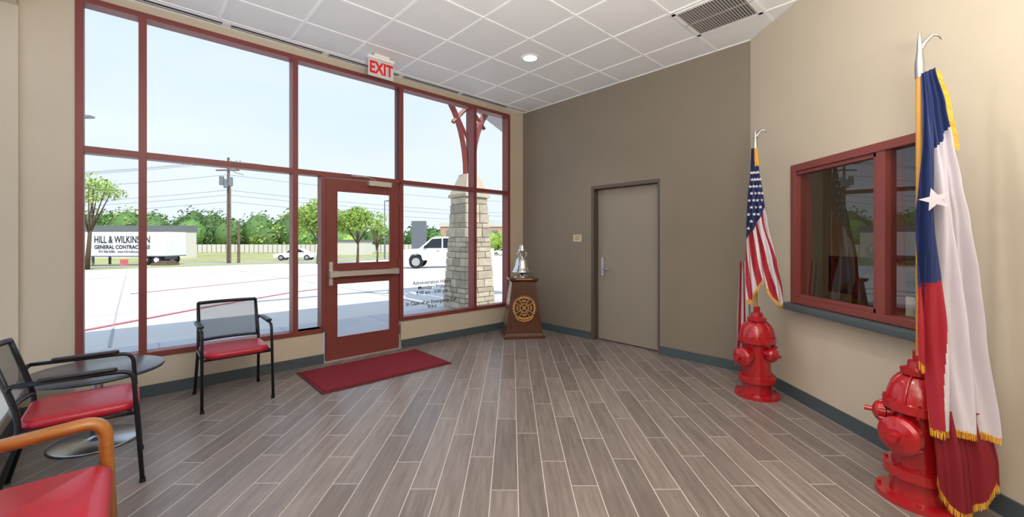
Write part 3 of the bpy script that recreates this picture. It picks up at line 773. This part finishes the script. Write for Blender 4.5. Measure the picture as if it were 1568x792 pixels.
b.box((-75,88.02,-1.2),(-15,88.06,.5),M_bldw); b.done('boundary_fence')
b=MB(); b.box((-17,98,-1.3),(22,115,4.6),M_brick); b.box((-17.2,97.8,4.6),(22.2,115.2,5.6),M_bldw); b.box((-11,97,-1.3),(-7,98,6.8),M_bldw)
for k in range(10): b.box((-15.5+3.6*k,97.9,.3),(-14.1+3.6*k,98,1.5),M_farwin); b.box((-15.5+3.6*k,97.9,2.5),(-14.1+3.6*k,98,3.8),M_farwin)
b.done('office_building')
b=MB(); b.box((-14.6,60,-1.3),(-12.6,61,4.2),M_bldg); b.done('monument_sign')
def wheels(b,xs,w,r):
    for x in xs:
        for s in (-1,1):
            y=s*(w/2-.11); b.cyl((x,y-.12,r),(x,y+.12,r),r,r,M_tyre,24); b.cyl((x,y-.125,r),(x,y+.125,r),r*.6,r*.6,M_steel,16)
def pickup(name,M):
    b=MB(); w=1.95
    body=[(-2.8,.55),(-2.85,.95),(-2.7,1.12),(-1.55,1.18),(-1.5,1.2),(1.0,1.2),(2.85,1.2),(2.9,.6),(2.5,.5),(2.25,.5),(2.15,.8),(1.85,.92),(1.55,.8),(1.42,.5),(-1.35,.5),(-1.45,.8),(-1.75,.92),(-2.05,.8),(-2.2,.5)]
    b.prism(body,-w/2,w/2,M_carw)
    b.prism([(-1.6,1.18),(-.85,1.82),(-.6,1.9),(.75,1.9),(1.0,1.82),(1.1,1.18)],-w/2+.12,w/2-.12,M_carw)
    for s in (-1,1):
        y=s*(w/2-.115)
        for pl in ([(-1.35,1.22),(-.82,1.76),(-.25,1.8),(-.25,1.22)],[(-.17,1.22),(-.17,1.8),(.7,1.8),(.92,1.22)]): b.prism(pl,y-.01,y+.01,M_carg)
        b.prism([(-.22,.6),(-.22,1.2),(-.2,1.2),(-.2,.6)],s*w/2-.004,s*w/2+.004,M_bldg)
        b.box((-.55,s*w/2-.02,1.02),(-.38,s*w/2+.02,1.06),M_bldg); b.box((-1.25,s*(w/2+.02)-.1,1.2),(-1.1,s*(w/2+.02)+.1,1.38),M_carg)
        b.box((-2.86,s*.78-.15,.85),(-2.7,s*.78+.15,1.02),M_steel)
    b.box((-2.92,-w/2+.05,.5),(-2.75,w/2-.05,.72),M_steel); b.box((-2.88,-.5,.78),(-2.8,.5,1.02),M_bldg); b.box((1.2,-.82,1.195),(2.8,.82,1.215),M_bldg)
    wheels(b,(-1.75,1.85),w,.4); return b.done(name,M,bevel=.02)
def sedan(name,M,m=M_cars):
    b=MB(); w=1.8
    b.prism([(-2.3,.35),(-2.35,.65),(-2.2,.8),(-1.2,.92),(1.4,.95),(2.2,.9),(2.3,.6),(2.25,.35)],-w/2,w/2,m)
    b.prism([(-1.25,.9),(-.5,1.38),(.0,1.45),(.6,1.42),(1.5,.93)],-w/2+.12,w/2-.12,m)
    for s in (-1,1): 
        y=s*(w/2-.115); b.prism([(-1.0,.95),(-.45,1.32),(.05,1.38),(.05,.95)],y-.01,y+.01,M_carg); b.prism([(.12,.95),(.12,1.38),(.6,1.35),(1.2,.97)],y-.01,y+.01,M_carg)
    wheels(b,(-1.45,1.45),w,.33); return b.done(name,M,bevel=.02)
pickup('pickup_truck',T(-4.0,25.5,gz(17.2),rad(4)))
sedan('sedan_car',T(-26.6,51,gz(49.5)+.01,rad(10)),M_carw); sedan('sedan_car',T(-1.2,70,-1.28,0),M_carw); sedan('sedan_car',T(-6.5,72,-1.28,0),M_cars)
b=MB(); b.box((-33.5,38.3,-.95),(-31.6,39.3,-.72),M_polew); b.box((-33,38.4,-.72),(-31.8,39.2,-.55),M_polew); b.box((-36.6,38.6,-.95),(-36.2,39.0,-.4),M_paintred); b.done('pallet_stack')

# ------------------------------------------------------------------ light
w=D.worlds.new('sky'); scene.world=w; w.use_nodes=True; N=w.node_tree.nodes; L=w.node_tree.links
bg=N['Background']; tc=N.new('ShaderNodeTexCoord'); sp=N.new('ShaderNodeSeparateXYZ'); L.new(tc.outputs['Generated'],sp.inputs[0])
cr=N.new('ShaderNodeValToRGB'); L.new(sp.outputs[2],cr.inputs[0])
cr.color_ramp.elements[0].position=.0; cr.color_ramp.elements[0].color=lin('#e0eaf6')
cr.color_ramp.elements[1].position=.75; cr.color_ramp.elements[1].color=lin('#b3d1f2')
ns=N.new('ShaderNodeTexNoise'); ns.inputs['Scale'].default_value=2.2; ns.inputs['Detail'].default_value=6
mp=N.new('ShaderNodeMapping'); mp.inputs['Scale'].default_value=(1,1,3.5); L.new(tc.outputs['Generated'],mp.inputs[0]); L.new(mp.outputs[0],ns.inputs['Vector'])
mr=N.new('ShaderNodeMapRange'); mr.inputs[1].default_value=.4; mr.inputs[2].default_value=.75; mr.inputs[4].default_value=.5; L.new(ns.outputs['Fac'],mr.inputs[0])
mx=N.new('ShaderNodeMix'); mx.data_type='RGBA'; L.new(mr.outputs[0],mx.inputs[0]); L.new(cr.outputs[0],mx.inputs[6]); mx.inputs[7].default_value=lin('#e8eef7')
L.new(mx.outputs[2],bg.inputs[0]); bg.inputs[1].default_value=1.03
l=D.lights.new('sun','SUN'); l.energy=4.0; l.angle=.01; l.color=(1,.97,.92)
o=D.objects.new('sun',l); scene.collection.objects.link(o)
d=V((-.6775,.7355,0))*.64+V((0,0,-.77)); o.rotation_euler=d.to_track_quat('-Z','Y').to_euler()
def area(name,loc,size,e,col=(1,.95,.88),aim=None):
    l=D.lights.new(name,'AREA'); l.size=size; l.energy=e; l.color=col
    o=D.objects.new(name,l); scene.collection.objects.link(o); o.location=loc
    if aim: o.rotation_euler=V(aim).to_track_quat('-Z','Y').to_euler()
# added unseen fill lamp behind the camera, aimed straight up to brighten the ceiling
area('added_ceiling_fill',(.5,-.1,1.6),.8,240,(1,.98,.95),aim=(0,.01,1))
area('office_light',(4.2,3,2.66),.5,12)
def spot(name,loc,e):
    l=D.lights.new(name,'SPOT'); l.energy=e; l.spot_size=rad(120); l.spot_blend=.8; l.shadow_soft_size=.08; l.color=(1,.93,.83)
    o=D.objects.new(name,l); scene.collection.objects.link(o); o.location=loc
spot('downlight',dl-V((0,0,.03)),45)
spot('downlight',(.9,2.3,H-.05),60)  # added spot out of view, no fixture modelled, brightens the room

cam=D.cameras.new('camera'); co=D.objects.new('camera',cam); scene.collection.objects.link(co)
cam.sensor_width=36; cam.lens=36*633/1568; cam.shift_y=-28/1568; cam.clip_end=1000; cam.clip_start=.05
co.location=(0,0,1.4); co.rotation_euler=(PI/2,0,0)
scene.camera=co
scene.view_settings.view_transform='Standard'; scene.view_settings.look='None'; scene.view_settings.exposure=0.25
